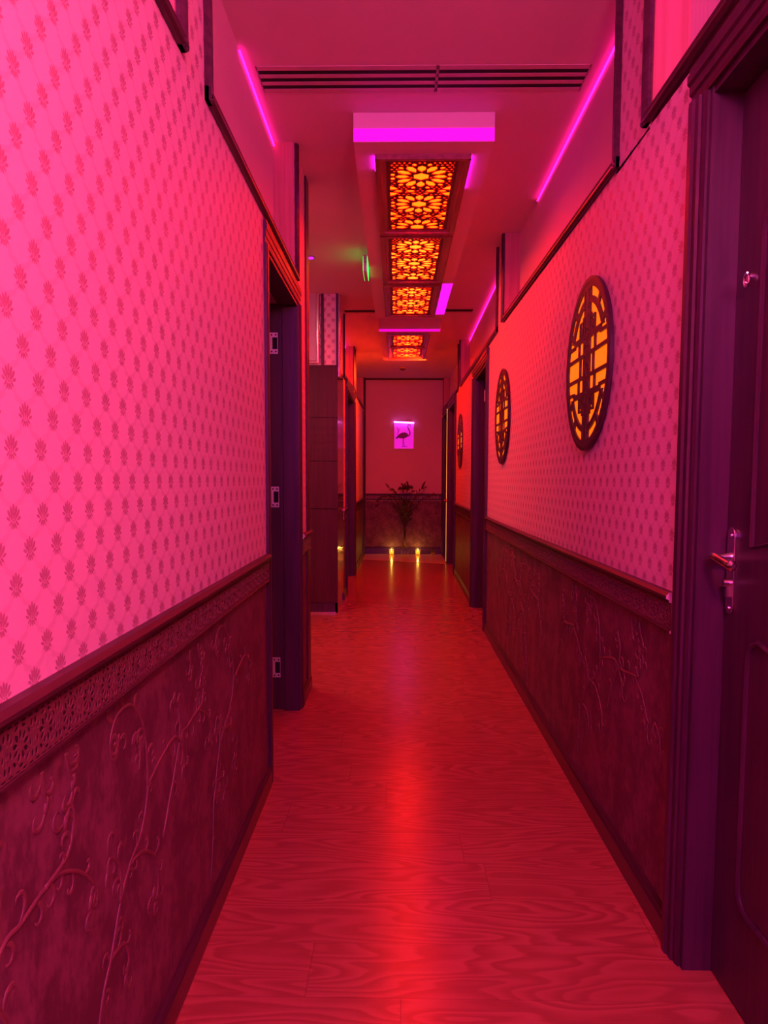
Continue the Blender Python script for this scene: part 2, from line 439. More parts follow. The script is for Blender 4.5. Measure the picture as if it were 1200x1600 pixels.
def niche_zone(side, name, y0, y1, za, zb, parent, lit=None):
    """recess above the picture moulding: back, end jambs, sill"""
    X = XL if side < 0 else XR
    b = MB(); xa, xb = X(y0) + side * ND, X(y1) + side * ND
    b.hexa([(xa, y0, za), (xa + side * .055, y0, za), (xb + side * .055, y1, zb), (xb, y1, zb), (xa, y0, ZC), (xa + side * .055, y0, ZC), (xb + side * .055, y1, ZC), (xb, y1, ZC)])
    b.done('niche_back', M_NICHE, parent)
    j = MB()
    for yy, s in ((y0, 1), (y1, -1)):
        x = X(yy); j.box(x + side * .002, x + side * ND, yy, yy + s * .012, (za if s > 0 else zb) - .0, ZC)
    j.done('niche_jamb', M_JAMB, parent)
    ya, yb = lit if lit else (y0 + .015, y1 - .015)
    l = MB(); h0, h1 = ZC - .018, ZC - .0145
    la, lb = X(ya) + side * (ND - .002), X(yb) + side * (ND - .002)
    l.hexa([(la - side * .006, ya, h0), (la, ya, h0), (lb, yb, h0), (lb - side * .006, yb, h0), (la - side * .006, ya, h1), (la, ya, h1), (lb, yb, h1), (lb - side * .006, yb, h1)])
    return l
NFR = [(0, 0), (.012, 0), (.020, .006), (.020, .014), (.014, .020), (.018, .028), (.010, .036), (0, .036)]   # moulding profile
def niche_frame(side, nm, y0, y1, za, zb, near=True, far=True):
    """dark moulding round a recess; y0..y1 and z are its outer edges"""
    X = XL if side < 0 else XR; o = MB(); out = (-side, 0, 0)
    xa, xb = X(y0), X(y1)
    o.sweep(NFR, (xa, y0, za), (xb, y1, zb), out, (0, 0, 1))
    if near: o.sweep(NFR, (xa, y0, za), (xa, y0, ZC), out, (0, 1, 0))
    if far: o.sweep(NFR, (xb, y1, zb), (xb, y1, ZC), out, (0, -1, 0))
    o.sweep([(-.10, .030), (.004, .030), (.004, .036), (-.10, .036)], (xa, y0 + .03, za), (xb, y1 - .03, zb), out, (0, 0, 1), 1)
    return struct(o.done(nm, [M_WOODY, M_JAMB], smooth=False))
# ---- left wall, near part
wl = wall_run(-1, 'wall_left', [(-3, 3.03, 0, 2.27, 2.27), (3.03, 3.95, 2.17, 2.27, 2.27), (3.95, 4.36, 0, 2.27, 2.27),
                                (1.82, 2.10, 2.27, ZC, ZC), (3.86, 4.36, 2.27, ZC, ZC)], M_PAPER, M_WAIN,
              lambda u, l: (u.box(-2.5, -.66, 4.2, 4.36, 0, ZC)))
for y0, y1, lit in ((-2.9, 1.82, None), (2.10, 3.86, (3.02, 3.85))):
    niche_zone(-1, 'n', y0, y1, 2.27, 2.27, wl, lit).done('cove_light', M_E_STRIP if y0 < 0 else M_E_COVE, wl)
niche_frame(-1, 'trim_1', -2.9, 1.85, 2.270, 2.270, near=False)
niche_frame(-1, 'trim_2', 2.067, 3.893, 2.270, 2.270)
# corner post at the end of the wall
struct(MB().box(-.535, -.510, 4.25, 4.375, 0.0, ZC).done('trim_3', M_WOOD, bevel=.004))
# ---- left wall, far part
wlf = wall_run(-1, 'wall_left_far', [(7.62, 8.08, 0, 2.30, 2.30), (8.08, 9.60, 2.24, 2.30, 2.36), (9.60, 12.2, 0, 2.36, 2.40), (12.2, YEND, 2.28, 2.40, 2.41), (12.42, YEND, 0, 2.30, 2.30),
                                     (9.55, 9.78, 2.36, ZC, ZC), (7.62, 7.70, 2.30, ZC, ZC), (12.4, YEND, 2.38, ZC, ZC)], M_PAPER, M_WAIN)
for y0, y1, za, zb in ((7.70, 9.55, 2.30, 2.36), (9.78, 12.4, 2.37, 2.41)):
    L = niche_zone(-1, 'n', y0, y1, za, zb, wlf)
    (L.done('cove_light', M_E_COVE, wlf) if y0 < 9 else L.bm.free())
niche_frame(-1, 'trim_4', 7.69, 9.56, 2.31, 2.375); niche_frame(-1, 'trim_5', 9.77, 12.42, 2.375, 2.42)
# ---- right wall
wr = wall_run(1, 'wall_right', [(-3, .90, 0, 2.28, 2.28), (.90, 1.83, 2.17, 2.28, 2.28), (1.83, 5.4, 0, 2.28, 2.335), (5.4, 6.15, 0, 2.335, 2.335), (6.15, 7.23, 2.22, 2.335, 2.35), (7.23, 9.6, 0, 2.35, 2.37), (9.6, 9.82, 0, 2.37, 2.37),
                                (9.82, 11.0, 2.28, 2.37, 2.38), (11.0, 11.25, 0, 2.38, 2.38), (11.25, 12.3, 2.28, 2.38, 2.39), (12.3, YEND, 0, 2.39, 2.39),
                                (2.27, 2.60, 2.28, ZC, ZC), (5.24, 5.56, 2.335, ZC, ZC), (9.10, 9.40, 2.36, ZC, ZC)], M_PAPER, M_WAIN)
for y0, y1, za, zb in ((-2.9, 2.27, 2.28, 2.28), (2.60, 5.24, 2.285, 2.335), (5.56, 9.10, 2.335, 2.365), (9.40, 12.45, 2.37, 2.39)):
    L = niche_zone(1, 'n', y0, y1, za, zb, wr, (2.7, 4.6) if y0 == 2.60 else None)
    (L.done('cove_light', M_E_STRIP if y0 < 0 else M_E_COVE, wr) if y0 < 9 else L.bm.free())
niche_frame(1, 'trim_6', -2.9, 2.30, 2.295, 2.295, near=False)
niche_frame(1, 'trim_7', 2.568, 5.265, 2.292, 2.346)
niche_frame(1, 'trim_8', 5.53, 9.13, 2.335, 2.385)
niche_frame(1, 'trim_9', 9.37, 12.45, 2.385, 2.41, far=False)
# ---- end wall
we = struct(MB().box(-.75, 1.0, YEND, YEND + .15, .9, ZC).done('wall_end', M_ENDPAPER))
MB().box(-.75, 1.0, YEND, YEND + .15, 0, .9).done('wainscot', M_WAINX, we)
ef = MB(); pr = [(0, 0), (.016, .004), (.02, .014), (.016, .024), (0, .028)]
ef.sweep(pr, (-.545, YEND, ZC), (.80, YEND, ZC), (0, -1, 0), (0, 0, -1)); ef.sweep(pr, (-.545, YEND, 1.02), (-.545, YEND, ZC), (0, -1, 0), (1, 0, 0)); ef.sweep(pr, (.80, YEND, 2.38), (.80, YEND, ZC), (0, -1, 0), (-1, 0, 0))
struct(ef.done('trim_10', M_WOODX))
# ------------------------------------------------------------------ baseboards
BB = [(0, 0), (.016, 0), (.016, .062), (.011, .070), (.012, .078), (.004, .088), (0, .088)]
def baseboard(nm, runs, side):
    X = XL if side < 0 else XR; o = MB()
    for y0, y1 in runs: o.sweep(BB, (X(y0 + 1e-4), y0, 0), (X(y1 - 1e-4), y1, 0), (-side, 0, 0), (0, 0, 1))
    return struct(o.done(nm, M_WOODY))
baseboard('baseboard_left', [(-3, 2.93), (4.01, 4.385)], -1); baseboard('baseboard_left_far', [(7.62, 7.99), (9.7, 12.1)], -1)
baseboard('baseboard_right', [(1.93, 5.4), (5.4, 6.05)], 1); baseboard('baseboard_right_far', [(7.34, 9.72)], 1)
struct(MB().sweep([(0, 0), (.02, 0), (.02, .11), (.006, .122), (0, .122)], (-.55, YEND, 0), (.79, YEND, 0), (0, -1, 0), (0, 0, 1)).done('baseboard_end', M_WOODX))
# ------------------------------------------------------------------ chair rails with carved fretwork
def fret_mesh(length, h, name):
    p = h * 1.02; W = h
    n = int(length / p)
    hs = []
    tile = []
    for q in range(9):
        a = 2 * PI * q / 9 + PI / 2
        tile.append(petal(0, 0, W * .10, W * .315, W * .054, a)); tile.append(ellipse(math.cos(a + PI / 9) * W * .375, math.sin(a + PI / 9) * W * .375, W * .040, W * .088, a + PI / 9, 9))
    for i in range(4):
        for sy in (-1, 1): tile.append(ellipse((i - 1.5) * p / 4, sy * W * .458, W * .105, W * .026, 0, 8))
    for sx in (-1, 1):
        tile.append(ellipse(sx * p * .462, 0, W * .026, W * .10, 0, 8))
        for sy in (-1, 1): tile.append(ellipse(sx * p * .425, sy * W * .30, W * .055, W * .085, 0, 8)); tile.append(ellipse(sx * p * .462, sy * W * .17, W * .026, W * .05, 0, 8))
    ok = []
    for t in tile:
        if not any(crosses(t, g) for g in ok): ok.append(t)
    tile = ok
    tm = plate_mesh(name, rect(-p / 2 - 1e-4, p / 2 - 1e-4 + p * 0.0 + 2e-4, -W / 2, W / 2), [[(min(max(x, -p / 2 + .0004), p / 2 - .0004), y) for x, y in t] for t in tile if True], .0016)
    return tm, p, n
def chair_rail(nm, side, y0, y1, fret=True, cap=None):
    X = XL if side < 0 else XR; o = MB(); out = (-side, 0, 0)
    segs = [(y0, y1)]
    prof = [(0, 0), (.010, 0), (.015, .003), (.015, .008), (.010, .010), (.010, .084), (.018, .086), (.018, .091), (.026, .096), (.026, .103), (.018, .112), (0, .112)]
    for a, b in segs: o.sweep(prof, (X(a + 1e-4), a, RAIL0), (X(b - 1e-4), b, RAIL0), out, (0, 0, 1))
    r = struct(o.done(nm, M_RAIL))
    if fret:
        k = MB(); k.sweep([(.0095, .0105), (.0108, .0105), (.0108, .0835), (.0095, .0835)], (X(y0), y0 + .002, RAIL0), (X(y1 - 1e-4), y1 - .002, RAIL0), out, (0, 0, 1)); k.done('rail_recess', M_PIT, r)
        h = .073; tm, p, n = fret_mesh(y1 - y0, h, 'fretwork')
        bm = bmesh.new()
        t0 = bmesh.new(); t0.from_mesh(tm)
        vs = [v.co.copy() for v in t0.verts]; fs = [[v.index for v in f.verts] for f in t0.faces]
        n = int(round((y1 - y0) / p)); pp = (y1 - y0) / n
        for i in range(n):
            yc = y0 + (i + .5) * pp
            nv = [bm.verts.new((X(yc) - side * (.0120 + v.z), yc + v.x * pp / p, RAIL0 + .0470 + v.y)) for v in vs]
            for f in fs:
                try: bm.faces.new([nv[q] for q in f])
                except ValueError: pass
        q = MB(); q.bm.free(); q.bm = bm; q.done('fretwork', M_FRET, r)
    if cap is not None:
        k = MB(); k.sweep([(.001, .001)] + [(a * .97 + .0, b) for a, b in prof[1:-1]] + [(.001, .111)], (X(cap), cap - .004, RAIL0), (X(cap), cap + .001, RAIL0), out, (0, 0, 1))
        e = k.done('raw_rail_end', M_RAW, r); e['label'] = 'pale unpainted sawn end of the rail'
    return r
chair_rail('trim_11', -1, -.4, 2.93); chair_rail('trim_12', -1, 4.01, 4.375, cap=4.011); chair_rail('trim_13', -1, 7.64, 7.99, False, cap=7.64); chair_rail('trim_14', -1, 9.72, 12.1, False)
chair_rail('trim_15', 1, 1.95, 5.4, cap=1.951); chair_rail('trim_16', 1, 5.4, 6.05); chair_rail('trim_17', 1, 7.36, 9.70, False)
er = MB(); er.sweep([(0, 0), (.01, 0), (.018, .006), (.012, .014), (.012, .085), (.02, .09), (.022, .105), (0, .112)], (-.55, YEND, .91), (.79, YEND, .91), (0, -1, 0), (0, 0, 1))
er = struct(er.done('trim_18', M_WOODX))
zz = MB()
for i in range(22):
    x = -.52 + i * .058
    zz.tube([(x + .022 * math.cos(a), YEND - .013, .96 + .026 * math.sin(a)) for a in [k * PI / 5 for k in range(11)]], .005, 5)
    zz.tube([(x + .012 * math.cos(a), YEND - .013, .96 + .014 * math.sin(a)) for a in [k * PI / 4 for k in range(9)]], .004, 5)
zz.done('fretwork', mat('end_fret', (.34, .18, .20), .4), er)
# ------------------------------------------------------------------ raised vines on the wainscot paper
def catmull(pts, n=6):
    P = [pts[0]] + list(pts) + [pts[-1]]; out = []
    for i in range(1, len(P) - 2):
        for k in range(n):
            t = k / n
            out.append(tuple(.5 * ((2 * P[i][j]) + (-P[i - 1][j] + P[i + 1][j]) * t + (2 * P[i - 1][j] - 5 * P[i][j] + 4 * P[i + 1][j] - P[i + 2][j]) * t * t + (-P[i - 1][j] + 3 * P[i][j] - 3 * P[i + 1][j] + P[i + 2][j]) * t ** 3) for j in range(2)))
    out.append(tuple(pts[-1])); return out
VINES = [[(1.20, .12), (1.239, 0.305), (1.281, 0.372), (1.325, 0.45), (1.378, 0.496), (1.453, 0.531), (1.507, 0.609), (1.494, 0.717), (1.416, 0.803), (1.334, 0.81), (1.301, 0.774), (1.313, 0.736), (1.335, .735), (1.34, .76)],
         [(1.378, 0.496), (1.45, 0.485), (1.527, 0.434), (1.554, 0.364), (1.535, .34), (1.52, .36)],
         [(.80, .45), (0.92, 0.618), (0.988, 0.633), (1.056, 0.643), (1.11, 0.637), (1.178, 0.599), (1.227, 0.538), (1.215, .51), (1.20, .53)],
         [(1.056, 0.643), (1.134, 0.656), (1.155, 0.704), (1.14, .73), (1.125, .71)],
         [(1.507, 0.609), (1.605, 0.634), (1.70, 0.645), (1.755, 0.60), (1.765, .55), (1.745, .54)],
         [(1.039, 0.821), (1.042, 0.795), (1.055, 0.765)], [(1.117, 0.82), (1.126, 0.791), (1.147, 0.763)], [(1.462, 0.662), (1.464, 0.701), (1.448, 0.74), (1.43, .735)],
         [(1.325, .45), (1.33, .52), (1.29, .56), (1.27, .53)], [(1.281, .372), (1.35, .36), (1.38, .31), (1.36, .29)], [(.92, .618), (.93, .70), (.90, .74)]]
def vines(side, offs, parent, rng):
    X = XL if side < 0 else XR
    o = MB(); rnd = random.Random(3)
    for off, flip in offs:
        for v in VINES:
            pts = catmull(v); n = len(pts)
            P = []
            for (y, z) in pts:
                yy = off + (y if not flip else 2.4 - y)
                P.append((X(yy), yy + .010 * math.sin(z * 17 + off * 5), z))
            if min(p[1] for p in P) < rng[0] or max(p[1] for p in P) > rng[1] or max(p[2] for p in P) > .838: continue
            R = [.0040 * (1 - .5 * i / n) + .0012 for i in range(n)]
            o.tube(P, R, 7, (Vector((1, 0, 0)), .6))
            for i in range(3, n - 1, 4):                # acanthus leaflets curling off the stem
                p = Vector(P[i]); t = (Vector(P[i + 1]) - p).normalized(); sd = Vector((0, -t.z, t.y)) * rnd.choice((-1, 1))
                L = rnd.uniform(.040, .080); sg = 1 if sd.dot(Vector((0, -t.z, t.y))) > 0 else -1
                a0 = math.atan2(t.z, t.y) + sg * .55; q = [p]
                for k in range(9):
                    a = a0 + sg * (.10 * k + .045 * k * k); q.append(q[-1] + Vector((0, math.cos(a), math.sin(a))) * (L / 9))
                o.tube(q, [.0016, .0026, .0038, .0048, .0054, .0054, .0048, .0040, .0030, .0014], 8, (Vector((1, 0, 0)), .42))
            o.tube([Vector(P[-1]) + Vector((0, k * .5, k)) for k in (-.014, -.008, 0, .008, .013)], [.0015, .0060, .0075, .0060, .0015], 8, (Vector((1, 0, 0)), .45))
    v = o.done('vine_relief', M_VINE, parent)
    for f in v.data.polygons: f.use_smooth = True
vines(-1, [(0, False), (.80, False), (-.62, True)], wl, (.3, 2.9))
vines(1, [(.95, True), (1.75, True), (2.9, False), (3.7, True)], wr, (1.98, 6.0))
# ================================================================== DOORS
CAS = [(0, 0), (.010, 0), (.014, .010), (.014, .022), (.020, .026), (.020, .046), (.026, .052), (.026, .072), (.021, .078), (.021, .088), (0, .088)]  # from the opening outwards
def door(nm, side, y0, y1, ztop, label, depth=.10, relief=1.0, far_w=1.0):
    X = XL if side < 0 else XR; out = (-side, 0, 0)
    r = bpy.data.objects.new(nm, None); C.objects.link(r); r.location = (X(y0 + .01), y0, 0); struct(r, label)
    xa, xb = X(y0 + 1e-4), X(y1 - 1e-4)
    def fin(b, n, mm, **k): o = b.done(n, mm, None, **k); keep(o, r); return o
    c = MB()
    w = .088
    P0 = [(a * relief, b) for a, b in CAS]; P1 = [(a * relief, b * far_w) for a, b in CAS]
    c.sweep(P0, (xa, y0, 0), (xa, y0, ztop), out, (0, -1, 0)); c.sweep(P1, (xb, y1, 0), (xb, y1, ztop), out, (0, 1, 0))
    c.sweep(P0, (xa, y0 - w, ztop), (xb, y1 + w * far_w, ztop), out, (0, 0, 1))
    fin(c, 'casing', M_WOOD)
    j = MB(); d = side * depth; e = side * TH
    for yy, xx, s in ((y0, xa, 1), (y1, xb, -1)):
        j.box(xx - side * .004, xx + d, yy, yy + s * .016, 0, ztop); j.box(xx + d, xx + e + side * .02, yy - s * .004, yy + s * .004, 0, ztop)
    j.hexa([(xa, y0, ztop - .016), (xa + d, y0, ztop - .016), (xb + d, y1, ztop - .016), (xb, y1, ztop - .016), (xa, y0, ztop + .002), (xa + d, y0, ztop + .002), (xb + d, y1, ztop + .002), (xb, y1, ztop + .002)])
    fin(j, 'jamb', M_WOOD)
    return r, fin, xa, xb
def panel_leaf(fin, x, side, y0, y1, ztop, arch=True):
    """closed leaf with two moulded panels on the corridor side"""
    b = MB().box(x, x + side * .04, y0, y1, .008, ztop); lf = fin(b, 'leaf', M_WOOD)
    mb = MB(); o = -side
    def loop(pts, r=.007): mb.tube([(x + o * .001, a, b_) for a, b_ in pts] + [(x + o * .001, *pts[0])], r, 6)
    m_ = .13; ya, yb = y0 + m_, y1 - m_
    lo = [(ya, .25), (yb - .05, .25)] + [(yb - .05 + .05 * math.sin(t), .30 - .05 * math.cos(t)) for t in (.4, .8, 1.2, 1.57)] + [(yb, .78)] + [(yb - .05 + .05 * math.cos(t), .83 + .06 * math.sin(t)) for t in (.4, .9, 1.57)] + [((ya + yb) / 2, .84), (ya, .89)]
    loop(lo)
    up = [(ya, 1.10), ((ya + yb) / 2, 1.16), (yb, 1.10), (yb, 1.80)] + [((ya + yb) / 2 + (yb - ya) / 2 * math.cos(t), 1.80 + .16 * math.sin(t)) for t in [k * PI / 8 for k in range(1, 8)]] + [(ya, 1.80)]
    loop(up)
    k = mb.done('panel_moulding', M_WOOD, None, smooth=True); k.parent = lf
    return lf
def hinge(fin_parent, r, x, y, z, side):
    """steel butt hinge screwed flat on the far jamb's rebate, facing the viewer"""
    o = MB(); hh = .11
    o.box(x - .022, x + .022, y - .004, y, z - hh / 2, z + hh / 2)
    o.lathe([(.006, -hh / 2), (.006, hh / 2)], (x - .024, y - .004, z), 10)
    h = o.done('hinge', M_HINGE, None); keep(h, r)
    k = MB(); k.box(x - .006, x + .020, y - .0055, y - .0035, z - .030, z + .030)
    for dx in (-.010, .012):
        for dz in (-.043, .043): k.lathe([(.0045, -.0058), (.0045, -.003)], (x + dx, y, z + dz), 8, 'Y')
    q = k.done('hinge_cutout', M_BLACK, h)
    return h
# near left door: open into a dark room
r, fin, xa, xb = door('door_1', -1, 3.03, 3.95, 2.17, 'dark wood doorway in the near left wall with three steel hinges on its far jamb', depth=.095, relief=.55, far_w=.6)
b = MB().box(-.70, -1.5, 3.905, 3.945, .01, 2.15); fin(b, 'leaf', M_WOOD)
for z in (1.965, 1.158, .233): hinge(fin, r, -.648, 3.9455, z, -1)
fin(MB().box(-.52, -.60, 3.92, 3.9335, 0, 2.15), 'door_stop', M_WOOD, bevel=.002)
# near right door: closed
r, fin, xa, xb = door('door_2', 1, .90, 1.83, 2.17, 'closed dark wood door at the right edge with a lever handle and arched panels', depth=.085)
lf = panel_leaf(fin, .808, 1, .92, 1.812, 2.15)
def handle(r, x, y, z, side=1):
    o = -side
    b = MB(); bp = [(y + .019 * math.cos(t), 1.14 - .022 + .022 * math.sin(t)) for t in [k * PI / 8 for k in range(9)]] + [(y - .019 * math.cos(t), .93 + .022 - .022 * math.sin(t)) for t in [k * PI / 8 for k in range(9)]]
    b.prism(bp, 'X', x, x + o * .006)
    h = b.done('handle', M_CHROME, None, bevel=.001); keep(h, r); h['label'] = 'chrome lever handle on a long rounded backplate'
    l = MB(); l.lathe([(.012, 0), (.012, .010), (.009, .012), (.009, .05)], (x + o * .004, y, z), 16, 'X') if side < 0 else l.tube([(x + o * .004, y, z), (x + o * .014, y, z), (x + o * .045, y, z)], [.013, .010, .010], 14)
    l.tube([(x + o * .040, y + .002, z + .002), (x + o * .055, y - .010, z + .004), (x + o * .056, y - .035, z + .003), (x + o * .053, y - .065, z - .004), (x + o * .050, y - .090, z - .010), (x + o * .050, y - .108, z - .009), (x + o * .050, y - .116, z - .009)], [.009, .010, .0105, .0105, .0115, .0130, .006], 14, (Vector((1, 0, 0)), .8))
    q = l.done('lever', M_CHROME, h, smooth=True)
    k = MB(); k.tube([(x, y, 1.005), (x + o * .022, y, 1.005)], .009, 14); k.box(x, x + o * .016, y - .005, y + .005, .972, 1.0)
    for zz_ in (1.120, .945): k.tube([(x, y, zz_), (x + o * .0085, y, zz_)], .004, 8)
    q = k.done('lock_cylinder', M_CHROME, h, smooth=True)
    return h
handle(r, .808, 1.778, 1.068)
v = MB(); v.lathe([(.016, 0), (.016, .004), (.011, .007)], (.808, 1.745, 1.713), 16, 'X')
v = MB(); v.tube([(.808, 1.752, 1.715), (.802, 1.752, 1.715), (.799, 1.752, 1.715)], [.015, .015, .010], 16)
v.tube([(.798, 1.752 - .010 + .012 * math.cos(a), 1.706 + .014 * math.sin(a)) for a in [k * PI / 6 for k in range(13)]], .0028, 7); v.tube([(.806, 1.77, 1.722), (.796, 1.735, 1.722)], .002, 6)
q = v.done('door_viewer', M_CHROME, None, smooth=True); keep(q, r); q['label'] = 'small metal viewer with a ring cover'
# far right doorway
r, fin, xa, xb = door('door_3', 1, 6.15, 7.23, 2.23, 'dark wood doorway in the right wall between the second and third round lattices')
fin(MB().box(.86, .90, 6.17, 7.21, .01, 2.21), 'leaf', M_WOOD)
h = hinge(fin, r, .873, 7.214, 2.06, 1)
# last two right doorways
r, fin, xa, xb = door('door_4', 1, 9.82, 11.0, 2.29, 'dark wood doorway on the right beyond the third round lattice')
fin(MB().box(.885, .92, 9.84, 10.98, .01, 2.27), 'leaf', M_WOOD)
r, fin, xa, xb = door('door_5', 1, 11.25, 12.3, 2.29, 'last dark wood doorway on the right, beside the end wall, with a warm lit upright gap')
fin(MB().box(.83, .87, 11.27, 12.28, .01, 2.27), 'leaf', M_WOOD)
e = fin(MB().box(.752, .764, 11.165, 11.172, .02, 2.31), 'light_gap', mat('gap_glow', (.8, .6, .2), .5, emit=(.60, .33, .05))); e['label'] = 'warm lamplight showing along the door edge'
e = fin(MB().lathe([(.012, 0), (.012, .02), (.026, .03), (.028, .045), (.018, .058)], (0, 0, 0), 14, 'X'), 'knob', mat('brass', (.8, .55, .25), .25, 1.0)); e.location = Vector((.72, 11.16, .945)) - Vector(r.location); e['label'] = 'brass knob'
# far left doorways
r, fin, xa, xb = door('door_6', -1, 8.08, 9.60, 2.25, 'dark wood doorway in the left wall beyond the wood-panelled pillar')
fin(MB().box(-.66, -.70, 8.1, 9.58, .01, 2.23), 'leaf', M_WOOD)
r, fin, xa, xb = door('door_7', -1, 12.2, 12.42, 2.29, 'narrow dark wood doorway on the left beside the end wall')
fin(MB().box(-.66, -.70, 12.21, 12.41, .01, 2.27), 'leaf', M_WOOD)
# ================================================================== PILLAR PANELLED IN WOOD
pil = struct(MB().box(-2.5, -.552, 6.88, 7.62, 2.30, ZC).done('wall_pillar', M_PAPERX))
MB().box(-2.5, -.546, 6.89, 7.62, 0, 2.30).done('pillar_core', M_GLOSS, pil)
pp = MB()
for z0, z1 in ((.10, .975), (.985, 1.42), (1.426, 1.82), (1.826, 2.30)):
    pp.box(-2.4, -.543, 6.868, 6.892, z0, z1); pp.box(-.568, -.543, 6.893, 7.60, z0, z1)
pp.done('wood_panel', M_GLOSS, pil, bevel=.0015)
MB().box(-2.4, -.55, 6.875, 6.9, 0, .1).box(-.57, -.548, 6.875, 7.6, 0, .1).done('plinth', M_WOOD, pil)
struct(MB().box(-2.4, -.56, 6.855, 6.868, 0, .014).done('trim_19', M_CHROME), None)
up = MB()
up.box(-2.4, -.735, 6.876, 6.884, 2.305, ZC).done('picture_panel', plaster('pale_panel', (.58, .46, .50), .5), pil)
fr = MB()
fr.tube([(-.722, 6.876, 2.318), (-.722, 6.876, ZC)], .020, 10, (Vector((0, 1, 0)), .7)); fr.tube([(-2.4, 6.876, 2.325), (-.722, 6.876, 2.325)], .018, 10, (Vector((0, 1, 0)), .7))
fr.done('silver_moulding', mat('silver_trim', (.75, .60, .62), .22, .75), pil, smooth=True)
dk = MB(); dk.box(-.694, -.668, 6.868, 6.882, 2.30, ZC); dk.box(-.556, -.535, 6.862, 6.884, 2.30, ZC)
dk.done('dark_batten', M_WOOD, pil)
fr = MB(); fr.tube([(-.536, 6.93, 2.20), (-.536, 6.93, ZC)], .024, 12, (Vector((1, 0, 0)), .9)); fr.box(-.556, -.53, 6.96, 7.0, 2.2, ZC); fr.done('corner_moulding', bpy.data.materials['silver_trim'], pil, smooth=True)
# ================================================================== CEILING
def light_box(y0, y1, x0, x1, label, fx=0.0, bar=.058):
    r = thing('light_box', label, 'light box', ((x0 + x1) / 2, (y0 + y1) / 2, ZB), 'boxes on the ceiling')
    b = MB().hexa([(x0, y0, ZB), (x1, y0, ZB), (x1 - fx, y1, ZB), (x0 + fx * .3, y1, ZB), (x0, y0, ZC), (x1, y0, ZC), (x1 - fx, y1, ZC), (x0 + fx * .3, y1, ZC)])
    keep(b.done('box_body', M_BOX), r)
    keep(MB().box(x0 + .001, x1 - .001, y0 - .006, y0, ZB + .002, ZB + bar).done('led_bar', M_E_BAR), r)
    return r
light_box(3.553, 7.27, -.205, .448, 'long pink ceiling box carrying three lattice lamps, magenta light bar on its front')
light_box(7.94, 9.82, -.19, .457, 'shorter far ceiling box carrying two lattice lamps, magenta light bar on its front', .05, .024)
ZF = 2.785
CXL = .122
LW = .325
LAT = {}
def lattice_lamp(y0, y1, glow, label, led=()):
    r = thing('lattice_lamp', label, 'ceiling lamp', (CXL, (y0 + y1) / 2, ZF), 'lattice lamps along the ceiling')
    ow = .232; iw = .163; e = .062
    prof = [(0, 0), (.0, .025), (.012, .025), (.030, .022), (.034, .012), (.050, .010), (.056, .004), (e + .004, .003), (e + .004, 0)]
    f = MB(); t0 = ZB
    # profile runs inward from the outer edge, downward from the box
    for p0, p1, inn in (((CXL - ow, y0 + .0006), (CXL - ow, y1 - .0006), (1, 0, 0)), ((CXL + ow, y0 + .0006), (CXL + ow, y1 - .0006), (-1, 0, 0)), ((CXL - ow + .0006, y0), (CXL + ow - .0006, y0), (0, 1, 0)), ((CXL - ow + .0006, y1), (CXL + ow - .0006, y1), (0, -1, 0))):
        f.sweep(prof, (*p0, t0), (*p1, t0), inn, (0, 0, -1))
    keep(f.done('lamp_frame', M_FRAME), r)
    L = (y1 - y0) - 2 * e
    key = round(L, 3)
    if key not in LAT: LAT[key] = plate_mesh('lattice', rect(-LW / 2 - .012, LW / 2 + .012, -.01, L + .01), rosette_holes(LW, L, .380, .19), .004)
    me = LAT[key]
    if not me.materials: me.materials.append(M_LATT)
    o = bpy.data.objects.new('lattice', me); C.objects.link(o); o.location = (CXL, y0 + e, ZB - .0055); keep(o, r)
    keep(MB().box(CXL - iw - .004, CXL + iw + .004, y0 + e - .004, y1 - e + .004, ZB - .0024, ZB - .0004).done('glow_panel', glow), r)
    for xs, ya, yb in led:
        xx = CXL + xs * (ow + .0015); keep(MB().box(xx - .001, xx + .001, ya, yb, ZB - .012, ZB - .003).done('led_strip', M_E_STRIP), r)
    return r
lattice_lamp(3.68, 4.79, M_E_LATN, 'nearest and largest orange lattice lamp, on the long ceiling box', [(1, 3.70, 4.10), (-1, 3.70, 3.85)])
lattice_lamp(4.83, 5.945, M_E_LAT, 'orange lattice lamp in the middle of the three on the long ceiling box')
_l3 = lattice_lamp(6.03, 7.13, M_E_LAT, 'orange lattice lamp at the far end of the long ceiling box')
M_E_PANEL = mat('led_panel_glow', (.8, .1, .8), .5, emit=(1.0, .01, 1.0))
keep(MB().box(.362, .444, 6.03, 7.12, ZB - .003, ZB - .0004).done('led_panel', M_E_PANEL), _l3)
lattice_lamp(8.01, 8.78, M_E_LATF, 'orange lattice lamp at the near end of the shorter far ceiling box')
lattice_lamp(8.79, 9.60, M_E_LATF, 'farthest orange lattice lamp, at the far end of the shorter ceiling box')
def vent(x0, x1, y0, y1, n, label):
    r = thing('air_vent', label, 'air vent', ((x0 + x1) / 2, (y0 + y1) / 2, ZC), 'slot vents in the ceiling')
    f = MB(); p = (y1 - y0) / n; s = p * .46
    f.box(x0, x1, y0 - .018, y0 + p * .24, ZC - .002, ZC); f.box(x0, x1, y1 - p * .24, y1 + .018, ZC - .002, ZC)
    for i in range(n - 1): f.box(x0, x1, y0 + (i + 1) * p - p * .24, y0 + (i + 1) * p + p * .24, ZC - .002, ZC)
    f.box(x0, x0 + .004, y0 - .018, y1 + .018, ZC - .002, ZC); f.box(x1 - .004, x1, y0 - .018, y1 + .018, ZC - .002, ZC)
    keep(f.done('vent_grille', M_VENT), r)
    k = MB(); k.box(x0 + .003, x1 - .003, y0, y1, ZC - .0012, ZC - .0004); keep(k.done('vent_slot', M_BLACK), r)
    return r
vent(-.585, .163, 3.18, 3.35, 3, 'left half of the near slotted ceiling vent')
